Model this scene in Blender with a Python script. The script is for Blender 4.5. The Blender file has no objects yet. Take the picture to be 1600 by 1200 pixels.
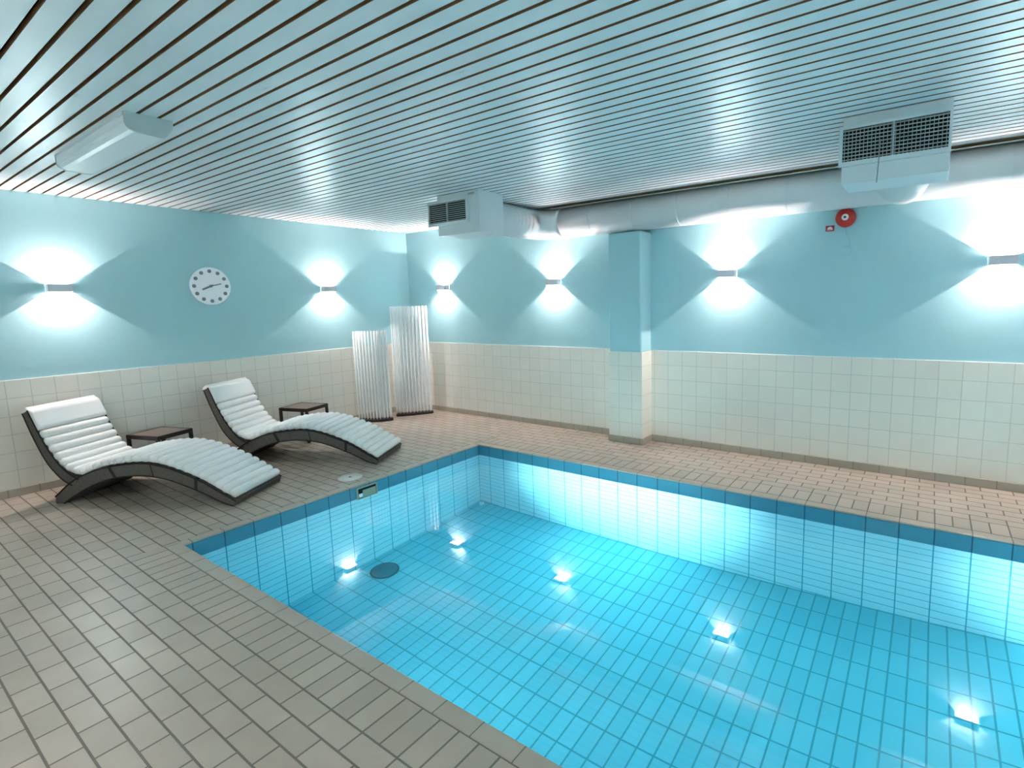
import bpy, bmesh, math, random
from mathutils import Vector, Matrix
random.seed(4)
S = 0.8                                   # model units (as measured) -> metres
scn = bpy.context.scene
COL = scn.collection
R = math.radians

# ---------------------------------------------------------------- measured layout (model units)
YR, XL, ZC = 1.387, -2.971, 3.26          # right wall, left wall, ceiling
ZT, ZS = 1.2617, 0.0875                   # top of wall tiles, top of skirting
W, X0, ZW = 3.583, 0.188, -0.150          # pool width, tile offset, water level
PX = 7.688                                # far end of the pool
YF, XR = -6.5, 9.2                        # walls behind the camera
def zfloor(x): return -1.915 + 0.0598 * x

# ---------------------------------------------------------------- helpers
class MB:
    """collects shapes (model units) and links them as ONE mesh object in metres"""
    def __init__(s): s.bm = bmesh.new()
    def quad(s, pts, mi=0):
        f = s.bm.faces.new([s.bm.verts.new(p) for p in pts]); f.material_index = mi; return f
    def box(s, a, b, mi=0, bev=0, seg=2, M=None):
        t = bmesh.new()
        vs = [t.verts.new((x, y, z)) for x in (a[0], b[0]) for y in (a[1], b[1]) for z in (a[2], b[2])]
        for q in ((0,1,3,2),(4,6,7,5),(0,4,5,1),(2,3,7,6),(0,2,6,4),(1,5,7,3)):
            t.faces.new([vs[i] for i in q])
        bmesh.ops.recalc_face_normals(t, faces=t.faces)
        if bev: bmesh.ops.bevel(t, geom=t.edges[:], offset=bev, segments=seg, affect='EDGES', profile=.5)
        if M is not None: t.transform(M)
        s.add(t, mi); return s
    def add(s, t, mi=None):
        mp = {}
        for v in t.verts: mp[v] = s.bm.verts.new(v.co)
        for f in t.faces:
            try:
                n = s.bm.faces.new([mp[v] for v in f.verts])
                n.material_index = f.material_index if mi is None else mi
                n.smooth = f.smooth
            except ValueError: pass
        t.free()
    def tube(s, path, r, seg=10, mi=0, cap=True, smooth=True):
        t = bmesh.new(); rings = []
        P = [Vector(p) for p in path]
        for i, p in enumerate(P):
            d = (P[min(i+1, len(P)-1)] - P[max(i-1, 0)]).normalized()
            up = Vector((0, 0, 1)) if abs(d.z) < .95 else Vector((1, 0, 0))
            x = d.cross(up).normalized(); y = x.cross(d).normalized()
            rr = r[i] if isinstance(r, (list, tuple)) else r
            rings.append([t.verts.new(p + rr * (math.cos(k*2*math.pi/seg)*x + math.sin(k*2*math.pi/seg)*y)) for k in range(seg)])
        for a, b in zip(rings, rings[1:]):
            for k in range(seg):
                f = t.faces.new((a[k], a[(k+1) % seg], b[(k+1) % seg], b[k])); f.smooth = smooth
        if cap: t.faces.new(rings[0][::-1]); t.faces.new(rings[-1])
        bmesh.ops.recalc_face_normals(t, faces=t.faces)
        s.add(t, mi); return s
    def lathe(s, prof, c=(0,0,0), axis='z', seg=48, mi=0, smooth=True):
        """prof: (radius, height) pairs"""
        t = bmesh.new(); rings = []
        for r, h in prof:
            ring = []
            for k in range(seg if r > 1e-6 else 1):
                a = k*2*math.pi/seg; u, v = r*math.cos(a), r*math.sin(a)
                p = {'z': (u, v, h), 'x': (h, u, v), 'y': (u, -h, v)}[axis]
                ring.append(t.verts.new((p[0]+c[0], p[1]+c[1], p[2]+c[2])))
            rings.append(ring)
        for a, b in zip(rings, rings[1:]):
            if len(a) == 1 and len(b) == 1: continue
            for k in range(seg):
                q = [a[k % len(a)], a[(k+1) % len(a)], b[(k+1) % len(b)], b[k % len(b)]]
                q = list(dict.fromkeys(q))
                if len(q) > 2: f = t.faces.new(q); f.smooth = smooth
        bmesh.ops.recalc_face_normals(t, faces=t.faces)
        s.add(t, mi); return s
    def prism(s, pts, a, b, axis='y', mi=0, bev=0, smooth=False):
        """closed 2D outline extruded along an axis; pts are the other two coordinates in order"""
        t = bmesh.new()
        def P(p, h): return {'y': (p[0], h, p[1]), 'x': (h, p[0], p[1]), 'z': (p[0], p[1], h)}[axis]
        A = [t.verts.new(P(p, a)) for p in pts]; B = [t.verts.new(P(p, b)) for p in pts]
        n = len(pts)
        for i in range(n):
            f = t.faces.new((A[i], A[(i+1) % n], B[(i+1) % n], B[i])); f.smooth = smooth
        t.faces.new(A[::-1]); t.faces.new(B)
        bmesh.ops.recalc_face_normals(t, faces=t.faces)
        if bev:
            e = [e for e in t.edges if len(e.link_faces) == 2 and e.calc_face_angle(0) > .6]
            bmesh.ops.bevel(t, geom=e, offset=bev, segments=2, affect='EDGES', profile=.5)
        s.add(t, mi); return s
    def build(s, name, mats, parent=None, kind=None, smooth_angle=None):
        for v in s.bm.verts: v.co *= S
        me = bpy.data.meshes.new(name); s.bm.to_mesh(me); s.bm.free()
        for m in (mats if isinstance(mats, (list, tuple)) else [mats]): me.materials.append(m)
        o = bpy.data.objects.new(name, me); COL.objects.link(o)
        if parent: o.parent = parent
        if kind: o['kind'] = kind
        return o

def tag(o, label, cat, group=None, kind=None):
    o['label'] = label; o['category'] = cat
    if group: o['group'] = group
    if kind: o['kind'] = kind
    return o
def thing(name, label, cat, loc=(0,0,0), rz=0, group=None):
    o = bpy.data.objects.new(name, None); COL.objects.link(o)
    o.location = Vector(loc) * S; o.rotation_euler = (0, 0, rz); o.empty_display_size = .1
    return tag(o, label, cat, group)
def dup(root, loc, rz, label):
    r = root.copy(); COL.objects.link(r); r.location = Vector(loc)*S; r.rotation_euler = (0, 0, rz); r['label'] = label
    for ch in list(root.children):
        c = ch.copy(); COL.objects.link(c); c.parent = r
        for g in list(ch.children):
            d = g.copy(); COL.objects.link(d); d.parent = c
    return r

# ---------------------------------------------------------------- materials
def lin(r, g, b):
    f = lambda c: (c/255/12.92 if c/255 <= .04045 else ((c/255+.055)/1.055)**2.4)
    return (f(r), f(g), f(b), 1)
def mat(name, col, rough=.5, spec=.5, metal=0, noise=0, nscale=6, bump=0, bscale=40, coat=0):
    m = bpy.data.materials.new(name); m.use_nodes = True
    nt = m.node_tree; b = nt.nodes['Principled BSDF']
    b.inputs['Base Color'].default_value = col; b.inputs['Roughness'].default_value = rough
    b.inputs['Specular IOR Level'].default_value = spec; b.inputs['Metallic'].default_value = metal
    b.inputs['Coat Weight'].default_value = coat
    tc = nt.nodes.new('ShaderNodeTexCoord')
    if noise:
        n = nt.nodes.new('ShaderNodeTexNoise'); n.inputs['Scale'].default_value = nscale; n.inputs['Detail'].default_value = 4
        nt.links.new(tc.outputs['Object'], n.inputs['Vector'])
        mx = nt.nodes.new('ShaderNodeMix'); mx.data_type = 'RGBA'; mx.blend_type = 'MULTIPLY'
        mx.inputs[0].default_value = 1
        mx.inputs[6].default_value = col
        mr = nt.nodes.new('ShaderNodeMapRange'); mr.inputs['From Min'].default_value = .3; mr.inputs['From Max'].default_value = .7
        mr.inputs['To Min'].default_value = 1-noise; mr.inputs['To Max'].default_value = 1+noise*.3
        nt.links.new(n.outputs['Fac'], mr.inputs['Value']); nt.links.new(mr.outputs['Result'], mx.inputs[7])
        nt.links.new(mx.outputs[2], b.inputs['Base Color'])
    if bump:
        n = nt.nodes.new('ShaderNodeTexNoise'); n.inputs['Scale'].default_value = bscale; n.inputs['Detail'].default_value = 3
        nt.links.new(tc.outputs['Object'], n.inputs['Vector'])
        bp = nt.nodes.new('ShaderNodeBump'); bp.inputs['Strength'].default_value = bump; bp.inputs['Distance'].default_value = .004
        nt.links.new(n.outputs['Fac'], bp.inputs['Height']); nt.links.new(bp.outputs['Normal'], b.inputs['Normal'])
    return m

def tiles(name, uax, vax, pu, pv, u0, v0, c1, c2, grout, mort, offset=0.0, rough=.25, spec=.5, blotch=0, bump=.4, swap=False, roughn=0):
    """tile grid along two world axes; sizes in model units, lines at u0 + k*pu and v0 + k*pv"""
    m = bpy.data.materials.new(name); m.use_nodes = True
    nt = m.node_tree; N = nt.nodes; L = nt.links; b = N['Principled BSDF']
    geo = N.new('ShaderNodeNewGeometry'); sep = N.new('ShaderNodeSeparateXYZ')
    L.new(geo.outputs['Position'], sep.inputs[0])
    cmb = N.new('ShaderNodeCombineXYZ')
    for k, (ax, o0) in enumerate(((uax, u0), (vax, v0))):
        ma = N.new('ShaderNodeMath'); ma.operation = 'MULTIPLY_ADD'
        ma.inputs[1].default_value = 1/S; ma.inputs[2].default_value = -o0 + 200*(pu if k == 0 else pv)
        L.new(sep.outputs['XYZ'.index(ax)], ma.inputs[0]); L.new(ma.outputs[0], cmb.inputs[k])
    br = N.new('ShaderNodeTexBrick'); br.offset = offset; br.offset_frequency = 2; br.squash = 1
    br.inputs['Scale'].default_value = 1; br.inputs['Mortar Size'].default_value = mort
    br.inputs['Mortar Smooth'].default_value = .25
    br.inputs['Brick Width'].default_value = pu; br.inputs['Row Height'].default_value = pv
    br.inputs['Color1'].default_value = c1; br.inputs['Color2'].default_value = c2; br.inputs['Mortar'].default_value = grout
    L.new(cmb.outputs[0], br.inputs['Vector'])
    src = br.outputs['Color']
    if blotch:
        n = N.new('ShaderNodeTexNoise'); n.inputs['Scale'].default_value = 1.7; n.inputs['Detail'].default_value = 6; n.inputs['Roughness'].default_value = .65
        L.new(geo.outputs['Position'], n.inputs['Vector'])
        mr = N.new('ShaderNodeMapRange'); mr.inputs['From Min'].default_value = .3; mr.inputs['From Max'].default_value = .7
        mr.inputs['To Min'].default_value = 1-blotch; mr.inputs['To Max'].default_value = 1+blotch*.4
        L.new(n.outputs['Fac'], mr.inputs['Value'])
        mx = N.new('ShaderNodeMix'); mx.data_type = 'RGBA'; mx.blend_type = 'MULTIPLY'; mx.inputs[0].default_value = 1
        L.new(src, mx.inputs[6]); L.new(mr.outputs['Result'], mx.inputs[7]); src = mx.outputs[2]
    L.new(src, b.inputs['Base Color'])
    b.inputs['Specular IOR Level'].default_value = spec
    mr2 = N.new('ShaderNodeMapRange'); mr2.inputs['To Min'].default_value = rough; mr2.inputs['To Max'].default_value = .85
    L.new(br.outputs['Fac'], mr2.inputs['Value']); L.new(mr2.outputs['Result'], b.inputs['Roughness'])
    inv = N.new('ShaderNodeMath'); inv.operation = 'SUBTRACT'; inv.inputs[0].default_value = 1
    L.new(br.outputs['Fac'], inv.inputs[1])
    bp = N.new('ShaderNodeBump'); bp.inputs['Strength'].default_value = bump; bp.inputs['Distance'].default_value = .003
    L.new(inv.outputs[0], bp.inputs['Height']); L.new(bp.outputs['Normal'], b.inputs['Normal'])
    return m

BLUE = (.37, .61, .66, 1)
M = {}
M['paint'] = mat('pale blue wall paint', BLUE, .55, .35, bump=.06, bscale=120)
CT1, CT2, CG = (.79, .755, .68, 1), (.76, .727, .655, 1), (.54, .53, .48, 1)
M['wtile_right'] = tiles('cream wall tile right', 'X', 'Z', .1966, .1957, 2.2176, ZS, CT1, CT2, CG, .004, rough=.22)
M['wtile_left'] = tiles('cream wall tile left', 'Y', 'Z', .1966, .1957, .08, ZS, CT1, CT2, CG, .004, rough=.22)
SK1, SK2, SKG = (.44, .39, .32, 1), (.39, .345, .285, 1), (.25, .225, .19, 1)
M['skirt_right'] = tiles('tan skirting tile right', 'X', 'Z', .25, 2, 2.192, -1, SK1, SK2, SKG, .004, rough=.4)
M['skirt_left'] = tiles('tan skirting tile left', 'Y', 'Z', .25, 2, .1, -1, SK1, SK2, SKG, .004, rough=.4)
D1, D2, DG = (.425, .362, .300, 1), (.365, .31, .256, 1), (.15, .133, .113, 1)
M['deck'] = tiles('deck tile running bond', 'X', 'Y', .25, .125, .005, -3.945, D1, D2, DG, .0058, .5, .33, blotch=.16, bump=.6)
M['deck_far'] = tiles('deck tile running bond far side', 'X', 'Y', .25, .125, .063, .362, D1, D2, DG, .0058, .5, .33, blotch=.12, bump=.6)
M['soldier'] = tiles('deck soldier course', 'X', 'Y', .125, .255, .003, -3.945, D1, D2, DG, .0058, 0, .33, blotch=.14, bump=.6)
M['soldier_far'] = tiles('deck soldier course far side', 'X', 'Y', .125, .25, .188-.125, .112, D1, D2, DG, .0058, 0, .33, blotch=.1, bump=.6)
C1, C2 = (.42, .365, .305, 1), (.37, .32, .267, 1)
M['coping_x'] = tiles('pool edge tile along', 'X', 'Y', .25, 20, X0, -9, C1, C2, DG, .0035, 0, .3, blotch=.1, bump=.6)
M['coping_y'] = tiles('pool edge tile across', 'Y', 'X', .25, 20, -.267, -9, C1, C2, DG, .0035, 0, .3, blotch=.1, bump=.6)
P1, P2, PG = (.80, .86, .885, 1), (.77, .835, .865, 1), (.10, .36, .43, 1)
M['pool_x'] = tiles('pool wall tile long side', 'X', 'Z', .25, .125, X0, -.147, P1, P2, PG, .006, 0, .2)
M['pool_y'] = tiles('pool wall tile short side', 'Y', 'Z', .25, .125, -.267, -.147, P1, P2, PG, .006, 0, .2)
F1, F2 = (.26, .66, .745, 1), (.225, .62, .71, 1)
M['pool_floor'] = tiles('pool floor tile', 'X', 'Y', .125, .25, X0, -.267, F1, F2, PG, .0075, 0, .2)
B1, B2, BG = (.075, .275, .375, 1), (.068, .25, .35, 1), (.02, .09, .14, 1)
M['band_x'] = tiles('dark blue band tile long side', 'X', 'Z', .25, 4, X0, -2, B1, B2, BG, .006, 0, .15)
M['band_y'] = tiles('dark blue band tile short side', 'Y', 'Z', .25, 4, -.267, -2, B1, B2, BG, .006, 0, .15)
M['board'] = mat('white glazed ceiling board', (.74, .79, .815, 1), .34, .5, noise=.08, nscale=3)
nt = M['board'].node_tree; bs = nt.nodes['Principled BSDF']
_tc = nt.nodes.new('ShaderNodeTexCoord'); _mp = nt.nodes.new('ShaderNodeMapping'); _mp.inputs['Scale'].default_value = (2.2, 9, 1)
_vo = nt.nodes.new('ShaderNodeTexVoronoi'); _vo.inputs['Scale'].default_value = 1.0
_r = nt.nodes.new('ShaderNodeMapRange'); _r.inputs['From Min'].default_value = .03; _r.inputs['From Max'].default_value = .11
_r.inputs['To Min'].default_value = .78; _r.inputs['To Max'].default_value = 1
_mx = nt.nodes.new('ShaderNodeMix'); _mx.data_type = 'RGBA'; _mx.blend_type = 'MULTIPLY'; _mx.inputs[0].default_value = 1
_src = bs.inputs['Base Color'].links[0].from_socket
nt.links.new(_tc.outputs['Object'], _mp.inputs['Vector']); nt.links.new(_mp.outputs[0], _vo.inputs['Vector'])
nt.links.new(_vo.outputs['Distance'], _r.inputs['Value']); nt.links.new(_src, _mx.inputs[6]); nt.links.new(_r.outputs[0], _mx.inputs[7])
nt.links.new(_mx.outputs[2], bs.inputs['Base Color'])
M['boardside'] = mat('bare brown board edge', (.30, .17, .085, 1), .7, .2, noise=.3, nscale=8)
M['void'] = mat('dark ceiling void', (.03, .022, .016, 1), .9, .1)
M['white'] = mat('white enamel sheet', (.70, .735, .755, 1), .38, .5)
M['capgrey'] = mat('pale grey lamp end', (.50, .55, .55, 1), .4, .4)
M['lampwhite'] = mat('white lamp enamel', (.62, .61, .66, 1), .4, .4)
M['reflector'] = mat('white lamp reflector', (.9, .9, .9, 1), .5, .3)
M['duct'] = mat('white painted spiral duct', (.68, .715, .735, 1), .42, .5)
M['grille'] = mat('grey grille bar', (.42, .45, .44, 1), .5, .4)
M['black'] = mat('black vent interior', (.012, .016, .017, 1), .9, .1)
M['wicker'] = mat('dark grey brown wicker', (.105, .094, .084, 1), .62, .35, noise=.35, nscale=90, bump=.5, bscale=140)
M['wicker_dark'] = mat('black wicker band', (.02, .017, .015, 1), .7, .3)
M['cushion'] = mat('white cushion fabric', (.80, .80, .79, 1), .9, .15, bump=.1, bscale=200)
M['tableframe'] = mat('dark brown table frame', (.022, .015, .012, 1), .55, .35)
M['tabletop'] = mat('taupe table top', (.16, .14, .122, 1), .6, .3, noise=.2, nscale=60)
M['rod'] = mat('white plastic rod', (.80, .84, .85, 1), .4, .4)
M['rodbase'] = mat('black rod base', (.02, .017, .015, 1), .6, .3)
M['clockface'] = mat('silver clock dial', (.94, .92, .96, 1), .35, .5)
M['clockgrey'] = mat('grey clock marking', (.20, .25, .27, 1), .5, .3)
M['red'] = mat('red bell enamel', (.48, .02, .012, 1), .35, .5)
M['signred'] = mat('red sign face', (.38, .018, .03, 1), .4, .4)
M['signwhite'] = mat('white sign symbol', (.85, .80, .80, 1), .5, .3)
M['darkblue'] = mat('dark centre', (.03, .08, .13, 1), .4, .4)
M['beige'] = mat('beige skimmer plastic', (.33, .345, .26, 1), .4, .4)
M['lid'] = mat('pale grey plastic lid', (.60, .60, .57, 1), .45, .4)
M['lidhole'] = mat('dark lid slot', (.10, .10, .10, 1), .6, .3)
M['drain'] = mat('blue grey drain cover', (.07, .20, .24, 1), .5, .4)
M['drainring'] = mat('dark drain ring', (.02, .10, .13, 1), .5, .4)
M['fitting'] = mat('white pool fitting', (.85, .87, .87, 1), .4, .4)
M['cord'] = mat('grey pull cord', (.22, .26, .28, 1), .6, .3)
M['diffuser'] = mat('frosted lamp diffuser', (.88, .91, .94, 1), .3, .5)
M['lens'] = bpy.data.materials.new('lit pool lamp lens'); M['lens'].use_nodes = True
_b = M['lens'].node_tree.nodes['Principled BSDF']; _b.inputs['Emission Color'].default_value = (.85, .95, 1, 1); _b.inputs['Emission Strength'].default_value = 3

M['lit'] = bpy.data.materials.new('lit lamp diffuser'); M['lit'].use_nodes = True  # glow used only by the fill strips added out of view
_b = M['lit'].node_tree.nodes['Principled BSDF']; _b.inputs['Emission Color'].default_value = (1, .97, .92, 1); _b.inputs['Emission Strength'].default_value = 2

# water: smooth glass-like surface, red light absorbed on the way
w = bpy.data.materials.new('clear pool water'); w.use_nodes = True; nt = w.node_tree; nt.nodes.clear()
out = nt.nodes.new('ShaderNodeOutputMaterial'); gl = nt.nodes.new('ShaderNodeBsdfGlass')
gl.inputs['IOR'].default_value = 1.333; gl.inputs['Roughness'].default_value = 0; gl.inputs['Color'].default_value = (1, 1, 1, 1)
ab = nt.nodes.new('ShaderNodeVolumeAbsorption'); ab.inputs['Color'].default_value = (.0, .86, .955, 1); ab.inputs['Density'].default_value = .32
nt.links.new(gl.outputs[0], out.inputs['Surface']); nt.links.new(ab.outputs[0], out.inputs['Volume'])
M['water'] = w

# ---------------------------------------------------------------- room shell
T = .2
# deck: solid frame around the pool (the hole is the basin)
b = MB(); zb = -.2
def slab(x0, x1, y0, y1, mi): b.box((x0, y0, zb), (x1, y1, 0), mi)
slab(XL, -.1, YF, YR, 0)
slab(-.1, XR, YF, -3.945, 0)
slab(-.1, XR, -3.945, -W-.105, 2)
slab(-.1, XR, .362, YR, 1)
slab(-.1, XR, .112, .362, 3)
slab(PX+.1, XR, -W-.105, .112, 0)
b.build('floor', [M['deck'], M['deck_far'], M['soldier'], M['soldier_far']], kind='structure')
b = MB()                                   # pool edge tiles, slightly rounded nose
b.box((-.1, -W-.105, -.018), (PX+.1, -W, 0.001), 0, .008)
b.box((-.1, 0, -.018), (PX+.1, .112, 0.001), 0, .008)
b.box((-.1, -W-.002, -.018), (0, .002, 0.001), 1, .008)
b.box((PX, -W-.002, -.018), (PX+.1, .002, 0.001), 1, .008)
b.build('trim_1', [M['coping_x'], M['coping_y']], kind='structure')
# basin: band of dark blue tile, light tile below, sloping floor; solid walls behind the tile faces
b = MB(); zt_, zb_ = -.018, -.147
def wallx(y, yb):
    s = 0
    b.box((-.3, min(y, yb), -2.2), (PX+.3, max(y, yb), zb_), 0)
    b.box((-.3, min(y+s, yb), zb_), (PX+.3, max(y+s, yb), zt_), 2)
def wally(x, xb):
    s = 0
    b.box((min(x, xb), -W, -2.2), (max(x, xb), 0, zb_), 1)
    b.box((min(x+s, xb), -W, zb_), (max(x+s, xb), 0, zt_), 3)
wallx(0, .3); wallx(-W, -W-.3); wally(0, -.3); wally(PX, PX+.3)
zA, zB = zfloor(-.3), zfloor(PX+.3)
b.prism([(-.3, zA), (PX+.3, zB), (PX+.3, -2.25), (-.3, -2.25)], -W-.3, .3, 'y', 4)
b.build('pool_basin', [M['pool_x'], M['pool_y'], M['band_x'], M['band_y'], M['pool_floor']], kind='structure')
b = MB(); e = .01
b.prism([(-e, zfloor(0)-e), (PX+e, zfloor(PX)-e), (PX+e, ZW), (-e, ZW)], -W-e, e, 'y')
tag(b.build('pool_water', M['water']), 'still clear turquoise water filling the tiled pool', 'water', kind='stuff')

# walls
def wall(name, a, c): return MB().box(a, c).build(name, M['paint'], kind='structure')
wl = wall('wall_left', (XL-T, YF-T, 0), (XL, YR+T, ZC+.3))
wr = wall('wall_right', (XL, YR, 0), (XR+T, YR+T, ZC+.3))
wf = wall('wall_front', (XL, YF-T, 0), (XR+T, YF, ZC+.3))
wb = wall('wall_back', (XR, YF, 0), (XR+T, YR, ZC+.3))
tk = .012
MB().box((XL, YF, 0), (XL+tk, YR, ZT), 0, .003).build('wall_tiling', M['wtile_left'], wl)
MB().box((XL+tk, YR-tk, 0), (XR, YR, ZT), 0, .003).build('wall_tiling', M['wtile_right'], wr)
MB().box((XL+tk, YF, 0), (XR, YF+tk, ZT), 0, .003).build('wall_tiling', M['wtile_right'], wf)
MB().box((XR-tk, YF+tk, 0), (XR, YR-tk, ZT), 0, .003).build('wall_tiling', M['wtile_left'], wb)
sk = .022
MB().box((XL+.001, YF+.05, 0), (XL+sk, YR-.001, ZS), 0, .004).build('baseboard_left', M['skirt_left'], kind='structure')
PA, PB, PY = 1.466, 1.975, 1.085
b = MB(); b.box((XL+sk, YR-sk, 0), (PA, YR-.001, ZS), 0, .004); b.box((PB, YR-sk, 0), (XR-.05, YR-.001, ZS), 0, .004)
b.build('baseboard_right', M['skirt_right'], kind='structure')
# pilaster
pz = 2.835
pl = MB().box((PA+.008, PY+.012, ZT-.02), (PB-.012, YR+.02, pz), 0, .028, 4).build('pilaster', M['paint'], kind='structure')
MB().box((PA, PY, 0), (PB, YR-.001, ZT-.004), 0, .004).build('wall_tiling', M['wtile_right'], pl)
MB().box((PA-.01, PY-.01, 0), (PB+.01, YR-.002, ZS), 0, .004).build('skirting', M['skirt_right'], pl)

# ceiling: separate boards with dark gaps, brown raw edges, timber strip at the duct
b = MB(); SX = .30; pitch, gap, y = .1175, .0225, -4.36 - .1175*18
b.box((XL, YF, ZC+.10), (XR, YR, ZC+.3), 2)
while y < .88:
    a0, a1 = y + gap/2, y + pitch - gap/2
    if a1 > YF+.02:
        a0 = max(a0, YF+.001)
        b.box((XL+.002, a0, ZC), (XR-.002, a1, ZC+.03), 1)
        b.quad([(XL+.002, a0, ZC-.0006), (XR-.002, a0, ZC-.0006), (XR-.002, a1, ZC-.0006), (XL+.002, a1, ZC-.0006)][::-1], 0)
    y += pitch
b.box((SX, y+.03, ZC+.012), (XR-.002, 1.12, ZC+.05), 1)
while y < YR-.03:                          # towards the room corner the boards run on to the wall
    a0, a1 = y + gap/2, min(y + pitch - gap/2, YR-.002)
    b.box((XL+.002, a0, ZC), (SX-.01, a1, ZC+.03), 1)
    b.quad([(XL+.002, a0, ZC-.0006), (SX-.01, a0, ZC-.0006), (SX-.01, a1, ZC-.0006), (XL+.002, a1, ZC-.0006)][::-1], 0)
    y += pitch
b.build('ceiling', [M['board'], M['boardside'], M['void']], kind='structure')

# ---------------------------------------------------------------- wall lamps (up and down light)
LAMP_W = 16.5; LAMP_C = (1, .81, .755)
def make_sconce():
    t = thing('wall_lamp', '', 'wall lamp')
    w2, h2, d, th = .105, .044, .115, .007          # local: wall plane y=0, lamp towards -y
    MB().box((-w2, -d, -h2), (w2, -d+th, h2), 0, .0015).build('front_plate', M['lampwhite'], t)
    for s in (-1, 1):
        MB().box((s*w2-(th if s > 0 else 0), -d+th, -h2), (s*w2+(th if s < 0 else 0), -.004, h2), 0).build('side_plate', M['lampwhite'], t)
    MB().box((-w2+.012, -.006, -h2*.8), (w2-.012, -.0008, h2*.8), 0).build('mounting_plate', M['reflector'], t)
    for sg in (1, -1):
        l = bpy.data.lights.new('lamp_light', 'AREA'); l.energy = LAMP_W; l.color = LAMP_C
        l.shape = 'RECTANGLE'; l.size = .008*S; l.size_y = .07*S
        o = bpy.data.objects.new('lamp_light', l); COL.objects.link(o); o.parent = t
        o.location = Vector((0, -.062, -.026*sg))*S; o.rotation_euler = (R(180) if sg > 0 else 0, 0, 0)
    return t
sc = make_sconce(); LZ = 2.238
spots = [((XL, -3.515, LZ), -90, 'white up and down wall lamp left of the round clock'),
         ((XL, -.27, LZ), -90, 'white up and down wall lamp between the round clock and the corner screens'),
         ((-2.0, YR, LZ), 0, 'white up and down wall lamp nearest the room corner, below the smaller vent box'),
         ((.395, YR, LZ), 0, 'white up and down wall lamp next to the pilaster on its corner side'),
         ((3.0, YR, LZ), 0, 'white up and down wall lamp between the pilaster and the red bell'),
         ((5.60, YR, LZ), 0, 'white up and down wall lamp right of the red bell, largest in view'),
         ((7.6, YR, LZ), 0, 'added unseen white fill wall lamp beyond the large vent box'),  # this lamp and those below are unseen, added to brighten the room
         ((7.4, YF, LZ), 180, 'added unseen white fill wall lamp on the wall behind the viewer, pool end'),
         ((4.6, YF, LZ), 180, 'added unseen white fill wall lamp on the wall behind the viewer, second from pool end'),
         ((1.8, YF, LZ), 180, 'added unseen white fill wall lamp on the wall behind the viewer, third from pool end'),
         ((-1.0, YF, LZ), 180, 'added unseen white fill wall lamp on the wall behind the viewer, nearest the lounger wall'),
         ((XR, -1.6, LZ), 90, 'added unseen white fill wall lamp on the end wall behind the viewer, pool side')]
sc['group'] = 'up and down wall lamps around the pool room'
def place_sconce(o, loc, deg, label):
    # local -y must point into the room: right wall -> -y, left wall (rot) -> +x
    o.location = Vector(loc)*S; o['label'] = label
    o.rotation_euler = (0, 0, {0: 0, -90: R(90), 180: R(180), 90: R(-90)}[deg])
for i, (loc, deg, lab) in enumerate(spots):
    o = sc if i == 0 else dup(sc, loc, 0, lab)
    place_sconce(o, loc, deg, lab)

# ---------------------------------------------------------------- underwater lamps in the near long wall
POOL_W = 30.0; POOL_BEAM = 31.0
def make_poollamp(loc, label):
    t = thing('underwater_lamp', label, 'pool lamp', loc, 0, 'underwater lamps in the near pool wall')
    MB().lathe([(0, .0), (.11, .0), (.115, -.012), (.10, -.02), (.085, -.016)], axis='y').build('rim', M['fitting'], t)
    MB().lathe([(0, -.022), (.05, -.02), (.085, -.014)], axis='y').build('lens', M['lens'], t)
    for nm, e, sz, bl in (('beam_light', POOL_W*POOL_BEAM, 56, 1.0), ('spill_light', POOL_W, 165, .6)):
        l = bpy.data.lights.new(nm, 'SPOT'); l.energy = e; l.color = (.93, .98, 1)
        l.spot_size = R(sz); l.spot_blend = bl; l.shadow_soft_size = .04
        o = bpy.data.objects.new(nm, l); COL.objects.link(o); o.parent = t
        o.location = Vector((0, .07, 0))*S; o.rotation_euler = (R(91), 0, 0)
    return t
for x, lab in ((2.2, 'round underwater lamp in the near pool wall, towards the loungers'),
               (6.9, 'round underwater lamp in the near pool wall, towards the viewer')):
    t = make_poollamp((x, -W+.001, -.55), lab)

# ---------------------------------------------------------------- loungers
def smooth_path(pts, n):
    """Catmull-Rom through pts, resampled evenly by arc length into n points"""
    P = [Vector(p) for p in pts]; P = [2*P[0]-P[1]] + P + [2*P[-1]-P[-2]]; d = []
    for i in range(1, len(P)-2):
        for k in range(24):
            t = k/24; a, b_, c, e_ = P[i-1], P[i], P[i+1], P[i+2]
            d.append(.5*((2*b_)+(c-a)*t+(2*a-5*b_+4*c-e_)*t*t+(3*b_-a-3*c+e_)*t**3))
    d.append(P[-2]); L = [0]
    for p, q in zip(d, d[1:]): L.append(L[-1]+(q-p).length)
    o = []; j = 0
    for i in range(n):
        s = L[-1]*i/(n-1)
        while j < len(L)-2 and L[j+1] < s: j += 1
        f = (s-L[j])/max(1e-9, L[j+1]-L[j]); o.append(d[j].lerp(d[j+1], min(1, max(0, f))))
    return o, L[-1]
U0, WD = 1.05, .745
ARCH_T = [(.0, .055), (-.15, .137), (-.33, .243), (-.52, .327), (-.71, .393), (-.91, .433), (-1.11, .43), (-1.40, .386), (-1.60, .325), (-1.79, .232), (-1.99, .075)]
ARCH_B = [(-.02, .0), (-.16, .046), (-.35, .137), (-.54, .212), (-.73, .275), (-.93, .305), (-1.13, .303), (-1.34, .272), (-1.55, .20), (-1.75, .10), (-1.90, .008)]
BACK_L = [(-1.775, .20), (-1.86, .245), (-1.95, .335), (-2.04, .465), (-2.14, .70), (-2.225, .955)]
BACK_U = [(-1.70, .262), (-1.80, .325), (-1.895, .42), (-1.985, .56), (-2.075, .75), (-2.165, .985)]
def sh(p): return (p[0]+U0, p[1])
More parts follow.
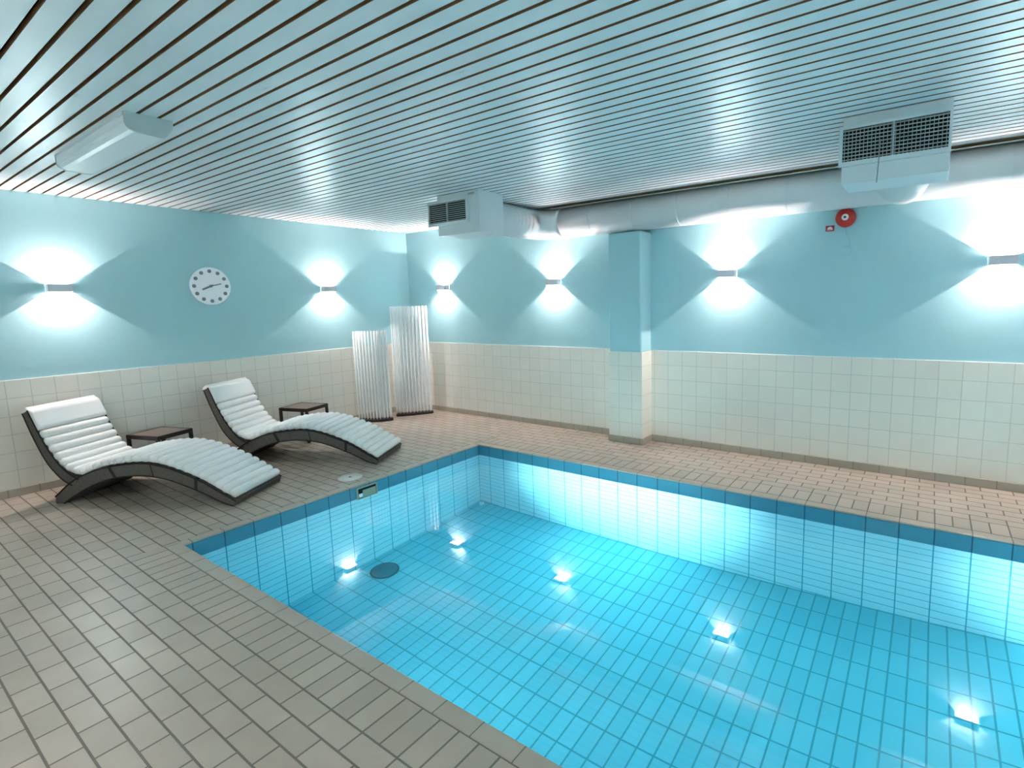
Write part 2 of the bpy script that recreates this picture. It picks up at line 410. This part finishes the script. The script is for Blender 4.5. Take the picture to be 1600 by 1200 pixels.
def make_lounger(label):
    t = thing('sun_lounger', label, 'sun lounger', group='wave shaped loungers beside the pool')
    top, _ = smooth_path([(sh(p)[0], 0, p[1]) for p in ARCH_T], 48); bot, _ = smooth_path([(sh(p)[0], 0, p[1]) for p in ARCH_B], 48)
    out_ = [(p.x, p.z) for p in top] + [(-2.0+U0, .012), (-1.985+U0, .0)] + [(p.x, p.z) for p in bot[::-1]]
    MB().prism(out_, -WD/2, WD/2, 'y', bev=.008).build('base', M['wicker'], t); base = t.children[0]
    up, _ = smooth_path([(sh(p)[0], 0, p[1]) for p in BACK_U], 24); lo, _ = smooth_path([(sh(p)[0], 0, p[1]) for p in BACK_L], 24)
    MB().prism([(p.x, p.z) for p in up] + [(p.x, p.z) for p in lo[::-1]], -WD/2, WD/2, 'y', bev=.008).build('backrest', M['wicker'], t)
    for s in (.215, .46, .675):              # dark bands wrapped round the arch
        i = int(s*47); d = (top[min(47, i+1)]-top[i-1]).normalized(); wd = .017 if s != .46 else .006
        q = [top[i]-d*wd, top[i]+d*wd, bot[i]+d*wd, bot[i]-d*wd]; c = sum(q, Vector())/4
        q = [c+(p-c)*1.02 for p in q]
        MB().prism([(p.x, p.z) for p in q], -WD/2-.002, WD/2+.002, 'y').build('band', M['wicker_dark'], base)
    for s in (-1, 1):                          # dark edging along both long sides
        e_ = MB()
        for ln in (top, bot): e_.tube([p+Vector((0, s*WD/2, 0)) for p in ln], .007, 6)
        for ln in (up, lo): e_.tube([p+Vector((0, s*WD/2, 0)) for p in ln], .007, 6)
        e_.build('edge_trim', M['wicker_dark'], t)
    # cushion: rolls along the back and the arch
    line = [(-2.21, .985), (-2.10, .735), (-2.01, .565), (-1.915, .43), (-1.80, .335), (-1.66, .305), (-1.55, .352)] + \
           [(u, z+.012) for u, z in ((-1.40, .388), (-1.25, .413), (-1.11, .43), (-.91, .433), (-.71, .395), (-.52, .33), (-.33, .245), (-.15, .14), (-.01, .062))]
    line = [(u+U0, 0, z) for u, z in line]
    path, LL = smooth_path(line, 601)
    head = .25; n = 27; b = MB(); bh = MB()
    def frame(s):
        i = min(599, max(1, int(round(s/LL*600)))); d = (path[i+1]-path[i-1]).normalized() if i < 600 else (path[600]-path[599]).normalized()
        nrm = Vector((-d.z, 0, d.x)); return path[i], d, (nrm if nrm.z > 0 else -nrm)
    pit = (LL-head)/n
    for k in range(n):
        p, d, nrm = frame(head + pit*(k+.5)); tt = bmesh.new(); rings = []
        a, h = pit*.535, .042; m = 12
        stations = [(-1, .0), (-.985, .45), (-.955, .8), (-.91, .97), (-.6, 1), (-.2, .97), (.2, 1.0), (.6, .98), (.91, .97), (.955, .8), (.985, .45), (1, 0)]
        jit = random.uniform(-.004, .004)
        for v, sc_ in stations:
            if sc_ == 0: rings.append([tt.verts.new(p + nrm*.03 + Vector((0, v*(WD/2-.006)+jit, 0)))]); continue
            rings.append([tt.verts.new(p + nrm*.03 + Vector((0, v*(WD/2-.006)+jit, 0)) + d*a*sc_*math.cos(q*2*math.pi/m) + nrm*h*sc_*math.sin(q*2*math.pi/m)) for q in range(m)])
        for A, B in zip(rings, rings[1:]):
            for q in range(m):
                f = list(dict.fromkeys([A[q % len(A)], A[(q+1) % len(A)], B[(q+1) % len(B)], B[q % len(B)]]))
                fc = tt.faces.new(f); fc.smooth = True
        bmesh.ops.recalc_face_normals(tt, faces=tt.faces); b.add(tt)
    pad = []                                   # thin backing under the rolls
    for k in range(60):
        p, d, nrm = frame(.02 + (LL-.03)*k/59); pad.append((p, nrm))
    b.prism([((p+nr*.004).x, (p+nr*.004).z) for p, nr in pad] + [((p+nr*.026).x, (p+nr*.026).z) for p, nr in pad[::-1]], -WD/2+.02, WD/2-.02, 'y')
    b.build('mattress', M['cushion'], t)
    # flat head cushion folded over the top edge
    hp = []
    for k in range(14): hp.append(frame(-.0 + (head-.006)*k/13))
    topc = [p+nr*(.068*min(1, .5+.22*i) if i < 3 else .068) for i, (p, d, nr) in enumerate(hp)]
    topc[-1] = hp[-1][0]+hp[-1][2]*.05; botc = [p+nr*.004 for p, d, nr in hp]
    fold = [hp[0][0]-hp[0][1]*.028+hp[0][2]*.03, hp[0][0]-hp[0][1]*.022+hp[0][2]*.0, hp[0][0]-hp[0][1]*.012-hp[0][2]*.03]
    pts = topc[::-1] + fold + [hp[2][0]-hp[2][2]*.055, hp[2][0]-hp[2][2]*.002] + botc[2:]
    bh.prism([(p.x, p.z) for p in pts], -WD/2+.004, WD/2-.004, 'y', bev=.012)
    o = bh.build('head_cushion', M['cushion'], t)
    for f in o.data.polygons: f.use_smooth = False
    return t
ang = R(29.5); av = Vector((math.cos(ang), math.sin(ang), 0)); wv = Vector((-math.sin(ang), math.cos(ang), 0))
def lpos(F): return Vector((F[0], F[1], 0)) - av*U0 + wv*(WD/2)
l1 = make_lounger('white cushioned dark wicker lounger nearer the viewer, left of the other one')
l1.location = lpos((-.532, -2.932))*S; l1.rotation_euler = (0, 0, ang)
l2 = dup(l1, lpos((-.457, -1.311)), ang, 'white cushioned dark wicker lounger in front of the white rod screens')

# ---------------------------------------------------------------- side tables
def make_table(label):
    t = thing('side_table', label, 'side table', group='small dark side tables by the loungers'); h, a, c = .5, .25, .22
    MB().box((-a+.02, -c+.02, h-.02), (a-.02, c-.02, h), 0, .004).build('table_top', M['tabletop'], t)
    b = MB()
    for s in (-1, 1):
        b.box((-a, s*c-.0125-s*.0125, h-.045), (a, s*c+.0125-s*.0125, h+.003), 0, .003)
        b.box((s*a-.0125-s*.0125, -c+.025, h-.045), (s*a+.0125-s*.0125, c-.025, h+.003), 0, .003)
    b.build('apron', M['tableframe'], t)
    for sx in (-1, 1):
        for sy in (-1, 1):
            x, y = sx*(a-.017), sy*(c-.017)
            MB().box((x-.017, y-.017, 0), (x+.017, y+.017, h-.046), 0, .003).build('leg', M['tableframe'], t)
    return t
t1 = make_table('low dark square side table behind the nearer lounger')
t1.location = Vector((-2.545, -2.865, 0))*S; t1.rotation_euler = (0, 0, R(19))
t2 = dup(t1, (-2.53, -1.06, 0), R(18), 'low dark square side table behind the farther lounger, before the white screens')

# ---------------------------------------------------------------- rod screens in the corner
def make_screen(label, pts, h, n, lean):
    c = Vector((sum(p[0] for p in pts)/len(pts), sum(p[1] for p in pts)/len(pts), 0))
    t = thing('rod_screen', label, 'screen', c, 0, 'white rod screens in the room corner')
    path, LL = smooth_path([(p[0]-c.x, p[1]-c.y, 0) for p in pts], n*4)
    b = MB(); tt = []
    L_, R_ = [], []
    for i, p in enumerate(path):
        d = (path[min(len(path)-1, i+1)]-path[max(0, i-1)]).normalized(); nn = Vector((-d.y, d.x, 0))
        L_.append((p+nn*.075)); R_.append((p-nn*.075))
    b.prism([(p.x, p.y) for p in L_] + [(p.x, p.y) for p in R_[::-1]], 0, .045, 'z', bev=.01)
    b.build('base', M['rodbase'], t)
    for k in range(n):
        for row in (-1, 1):
            f = (k+(.25 if row < 0 else .75))/n; i = min(len(path)-2, int(f*(len(path)-1)))
            p = path[i].lerp(path[i+1], f*(len(path)-1)-i); d = (path[i+1]-path[i]).normalized(); nn = Vector((-d.y, d.x, 0))
            q = p + nn*row*.03; r = .0155; j = random.uniform(-.003, .003)
            MB().tube([q+Vector((0, 0, .04)), q+Vector((0, 0, .075)), q+Vector((0, 0, .16)), q+nn*row*.005+d*j+Vector((0, 0, h-.012)), q+nn*row*.005+d*j+Vector((0, 0, h))],
                      [.006, .009, r, r, r*.7], 8).build('rod', M['rod'], t)
    return t
make_screen('shorter white rod screen with black base behind the farther lounger', [(-2.83, .06), (-2.66, .14), (-2.50, .26), (-2.42, .42)], 1.535, 11, 0)
make_screen('taller white rod screen with black base standing in the corner', [(-2.61, .65), (-2.50, .78), (-2.36, .98), (-2.25, 1.17)], 1.93, 11, 0)

# ---------------------------------------------------------------- clock on the left wall
t = thing('wall_clock', 'round silver clock with dot markers on the left wall', 'clock', (XL, -1.973, 2.272))
MB().lathe([(0, .0), (.235, .0), (.25, .006), (.252, .018), (.245, .024), (.22, .022), (.0, .016)], axis='x', seg=64).build('dial', M['clockface'], t)
for k in range(12):
    a = k*math.pi/6; y, z = .20*math.sin(a), .20*math.cos(a)
    MB().lathe([(.024, .015), (.024, .0245), (0, .0245)], (0, y, z), 'x', 16).build('hour_dot', M['clockgrey'], t)
def hand(name, a, l, w_):
    Mx = Matrix.Rotation(-R(a), 4, 'X')
    MB().box((.026, -w_/2, -.03), (.030, w_/2, l), 0, M=Mx).build(name, M['clockgrey'], t)
hand('minute_hand', 76, .135, .014); hand('hour_hand', 246, .115, .022)
MB().lathe([(.018, .02), (.018, .033), (0, .034)], (0, 0, 0), 'x', 16).build('hub', M['clockgrey'], t)

# ---------------------------------------------------------------- fluorescent ceiling fitting
t = thing('ceiling_light', 'white strip light with frosted cover under the slatted ceiling', 'ceiling light', (-.13, -3.71, ZC))
prof = [(-.135, -.001), (-.135, -.068), (-.128, -.088), (-.11, -.106), (-.085, -.116), (.065, -.122), (.085, -.118), (.115, -.085), (.135, -.035), (.135, -.001)]
MB().prism(prof, -.795, .795, 'x', bev=0).build('diffuser', M['diffuser'], t)
for s in (-1, 1):
    big = [(y*1.015, z*1.02 if z < -.01 else z) for y, z in prof]
    MB().prism(big, s*.795-(.0 if s > 0 else .022), s*.795+(.022 if s > 0 else 0), 'x').build('end_cap', M['capgrey'], t)
MB().box((-.79, -.139, -.02), (.79, .139, -.0008)).build('body', M['white'], t)

def fill_strip(loc, rz, label):  # lit copies of the strip fitting, added out of view as ambient fill
    r = dup(t, loc, rz, label)
    for c_ in r.children:
        if c_.name.startswith('diffuser'):
            c_.data = c_.data.copy(); c_.data.materials[0] = M['lit']
    l = bpy.data.lights.new('fill_light', 'AREA'); l.energy = FILL_W; l.color = (1, .95, .90); l.shape = 'RECTANGLE'
    l.size = 1.5*S; l.size_y = .2*S; o = bpy.data.objects.new('fill_light', l); COL.objects.link(o); o.parent = r
    o.location = Vector((0, 0, -.13))*S
FILL_W = 14.5
t['group'] = 'ceiling strip lights'
fill_strip((5.3, -5.3, ZC), 0, 'added fill strip light on the ceiling directly above the viewer')
fill_strip((1.2, -5.9, ZC), 0, 'added fill strip light on the ceiling behind the viewer, lounger end')
fill_strip((8.2, -2.6, ZC), R(90), 'added fill strip light on the ceiling behind the viewer, over the pool end')

# ---------------------------------------------------------------- duct and vent boxes
DY, DZ, DR = 1.165, 3.05, .208
t = thing('air_duct', 'round white ventilation duct along the top of the right wall', 'duct', (0, DY, DZ))
ex = .33                                     # elbow leaves the duct towards the smaller box
pipe = MB().tube([(ex+.36, 0, 0), (XR-.06, 0, 0)], DR, 40, cap=True).build('pipe', M['duct'], t)
el = [(ex, -1.165-.10, 0), (ex, -.36, 0)]
for k in range(7):
    a = k*R(15); el.append((ex+.34-.34*math.cos(a), -.34+.34*math.sin(a), 0))
el.append((ex+.42, 0, 0))
elbow = MB().tube(el, DR+.001, 40).build('elbow', M['duct'], t)
for k, yy in enumerate((-1.1, -1.02, -.94, -.86, -.78, -.70, -.62, -.54, -.46)):
    MB().tube([(ex, yy-.012, 0), (ex, yy, 0), (ex, yy+.012, 0)], [DR, DR+.007, DR], 40, cap=False).build('rib', M['duct'], elbow)
br = 4.79
branch = MB().tube([(br, -1.165-.10, -.028), (br, -.05, -.028)], DR-.003, 40).build('branch', M['duct'], t)
for yy in (-1.0, -.9, -.8, -.7, -.6, -.5, -.4, -.3):
    MB().tube([(br, yy-.02, -.028), (br, yy, -.028), (br, yy+.02, -.028)], [DR-.002, DR+.012, DR-.002], 40, cap=False).build('rib', M['duct'], branch)
xx = 1.25
while xx < XR-.3:
    MB().tube([(xx-.006, 0, 0), (xx, 0, 0), (xx+.006, 0, 0)], [DR+.0003, DR+.0015, DR+.0003], 40, cap=False).build('seam_ring', M['duct'], pipe)
    xx += .62
o = MB().tube([(.75, 1.03, ZC-.012), (8.9, 1.03, ZC-.012)], .008, 8).build('cable', M['white'])
tag(o, 'thin white cable along the ceiling edge above the duct', 'cable')

def make_vent(label, x0, x1, fx0, fx1, gx0, gx1, crossed):
    yF, yB, z0, z1 = -.57, -.14, 2.782, ZC-.001
    t = thing('vent_box', label, 'vent', ((x0+x1)/2, yF, z1)); ox, oy, oz = (x0+x1)/2, yF, z1
    q = lambda x, y, z: (x-ox, y-oy, z-oz)
    MB().box(q(x0, yF, z0), q(x1, yB, z1), 0, .004).build('housing', M['white'], t)
    g0, g1, f0, f1 = 2.938, 3.170, 2.905, 3.195
    b = MB(); yo = yF-.03
    for a, c in (((fx0, yo, f0), (fx1, yF-.001, g0)), ((fx0, yo, g1), (fx1, yF-.001, f1)), ((fx0, yo, g0), (gx0, yF-.001, g1)), ((gx1, yo, g0), (fx1, yF-.001, g1))):
        b.box(q(*a), q(*c))
    b.build('frame', M['white'], t)
    MB().box(q(gx0, yF-.006, g0), q(gx1, yF-.0008, g1)).build('dark_opening', M['black'], t)
    b = MB(); n = 10 if not crossed else 9
    for k in range(n):
        z = g0 + (g1-g0)*(k+.5)/n
        b.box(q(gx0, yo+.003, z-.0034), q(gx1, yo+.012, z+.0034))
    b.build('slat', M['grille'], t)
    if crossed:
        b = MB(); m = 26
        for k in range(m):
            x = gx0 + (gx1-gx0)*(k+.5)/m; b.box(q(x-.0022, yo+.014, g0), q(x+.0022, yo+.019, g1))
        b.build('upright_bar', M['grille'], t)
    xm = (gx0+gx1)/2
    MB().box(q(xm-.006, yo, g0), q(xm+.006, yo+.02, g1)).build('divider', M['grille'], t)
    return t, q
t, q = make_vent('smaller looking white vent box near the room corner', .03, .722, -.118, .565, -.1, .535, False)
MB().box(q(.56, -.585, 3.215), q(.66, -.571, 3.238), 0, .004).build('latch', M['grille'], t)
t, q = make_vent('large white vent box with crossed grille above the red bell', 4.455, 5.12, 4.436, 5.122, 4.46, 5.105, True)
o = MB().tube([(4.705, -.603, 3.06), (4.70, -.604, 2.92), (4.692, -.604, 2.76)], .0035, 6).build('pull_cord', M['cord'])
tag(o, 'thin dark cord hanging in front of the large vent grille', 'cord')

# ---------------------------------------------------------------- alarm bell, sign, junction cover
t = thing('alarm_bell', 'round red fire bell with white centre under the duct', 'alarm bell', (4.265, YR, 2.772))
MB().lathe([(.085, 0), (.1, .0), (.1, .035), (.06, .04)], axis='y', seg=40).build('mounting_ring', M['red'], t)
MB().lathe([(.094, .03), (.1, .036), (.098, .05), (.085, .066), (.06, .076), (.03, .080), (0, .081)], axis='y', seg=48).build('gong', M['red'], t)
MB().lathe([(.034, .074), (.034, .086), (.028, .09), (0, .09)], axis='y', seg=32).build('hub', M['signwhite'], t)
MB().lathe([(.012, .088), (.012, .095), (0, .096)], axis='y', seg=16).build('bolt', M['darkblue'], t)
t = thing('alarm_sign', 'small red sign with white bell symbol left of the fire bell', 'sign', (4.113, YR, 2.676))
MB().box((-.043, -.008, -.030), (.043, -.0008, .030), 0, .002).build('plate', M['signred'], t)
b = MB(); arc = [(.026*math.cos(a), -.009+.026*math.sin(a)) for a in [k*math.pi/14 for k in range(15)]]
b.prism(arc, -.0095, -.0078, 'y'); b.box((-.029, -.0095, -.018), (.029, -.0078, -.012)); b.build('bell_symbol', M['signwhite'], t)
o = MB().lathe([(.055, 0), (.055, .008), (.05, .012), (0, .013)], (4.279, YR, 2.42), 'y', 32).build('junction_cover', M['paint'])
tag(o, 'round wall coloured junction cover below the fire bell', 'cover')
o = MB().tube([(4.268, YR-.004, 2.672), (4.275, YR-.004, 2.60), (4.305, YR-.004, 2.54), (4.318, YR-.004, 2.48), (4.322, YR-.004, 2.45)], .004, 6).build('bell_cable', M['paint'])
tag(o, 'wall coloured cable from the fire bell to the round cover', 'cable')

# ---------------------------------------------------------------- skimmer, lids, drain
t = thing('pool_skimmer', 'beige skimmer opening in the dark blue band of the far short pool side', 'skimmer', (0, -1.81, -.10))
b = MB(); ya, yb, za, zb = -.13, .13, -.078, .072
b.box((-.0, ya, za), (.016, yb, za+.03), 0, .003); b.box((0, ya, zb-.014), (.016, yb, zb), 0, .003)
b.box((0, ya, za+.03), (.016, ya+.014, zb-.014), 0); b.box((0, yb-.014, za+.03), (.016, yb, zb-.014), 0)
b.build('frame', M['beige'], t)
MB().box((.0045, ya+.014, za+.03), (.0055, yb-.014, zb-.014)).build('dark_opening', M['black'], t)
MB().prism([(.006, za+.03), (.014, za+.03), (.0065, .03)], -.055, .112, 'y').build('weir_flap', M['beige'], t)
MB().box((.006, -.105, -.04), (.012, -.06, .0), 0, .002).build('float', M['fitting'], t)
def disc(name, label, cat, c, r, mats, tilt=0):
    t = thing(name, label, cat, c); t.rotation_euler = (0, tilt, 0)
    MB().lathe([(r*1.0, 0), (r*1.0, .006), (r*.97, .009), (r*.88, .009)], seg=40).build('ring', mats[0], t)
    MB().lathe([(r*.89, .0), (r*.87, .0075), (0, .0085)], seg=40).build('cover', mats[1], t)
    return t
t = disc('skimmer_lid', 'round pale lid in the deck beside the farther lounger foot', 'lid', (-.315, -1.80, 0), .135, (M['lid'], M['lid']))
MB().lathe([(.017, .007), (.017, .0095), (0, .0095)], seg=16).build('lift_hole', M['lidhole'], t)
t = disc('floor_drain', 'round dark drain cover on the pool floor near the short side', 'drain', (.29, -1.855, zfloor(.29)+.002), .155, (M['drainring'], M['drain']), -math.atan(.0598))
o = MB().lathe([(.035, 0), (.035, .05), (.02, .06), (0, .06)], (.085, -.085, zfloor(.085)), 'z', 20).build('inlet_fitting', M['fitting'])
tag(o, 'small white fitting on the pool floor in the far corner', 'fitting')

# ---------------------------------------------------------------- camera
yaw, pit_, rol = 2.18241, -.12549, -.02469
fw = Vector((math.cos(pit_)*math.cos(yaw), math.cos(pit_)*math.sin(yaw), math.sin(pit_)))
rt = Vector((math.sin(yaw), -math.cos(yaw), 0)); upv = rt.cross(fw)
r2 = math.cos(rol)*rt + math.sin(rol)*upv; u2 = -math.sin(rol)*rt + math.cos(rol)*upv
cam = bpy.data.cameras.new('camera'); co = bpy.data.objects.new('camera', cam); COL.objects.link(co)
m = Matrix((r2, u2, -fw)).transposed().to_4x4(); m.translation = Vector((5.05938, -5.21208, 1.96099))*S
co.matrix_world = m
cam.sensor_width = 36; cam.sensor_fit = 'HORIZONTAL'; cam.lens = 824.97/1600*36
cam.shift_x = (800-874.24)/1600; cam.shift_y = (573.88-600)/1600; cam.clip_start = .05
scn.camera = co

# ---------------------------------------------------------------- world and colour management
wd = bpy.data.worlds.new('world'); scn.world = wd; wd.use_nodes = True
wd.node_tree.nodes['Background'].inputs[0].default_value = (.5, .6, .65, 1); wd.node_tree.nodes['Background'].inputs[1].default_value = .0
vs = scn.view_settings; vs.view_transform = 'Standard'; vs.look = 'None'; vs.gamma = 1; vs.exposure = 0.2; vs.use_curve_mapping = False
c = scn.cycles; c.use_denoising = True; c.max_bounces = 14; c.diffuse_bounces = 8; c.glossy_bounces = 6; c.transmission_bounces = 10
c.sample_clamp_indirect = 80; c.use_adaptive_sampling = False; c.blur_glossy = .5
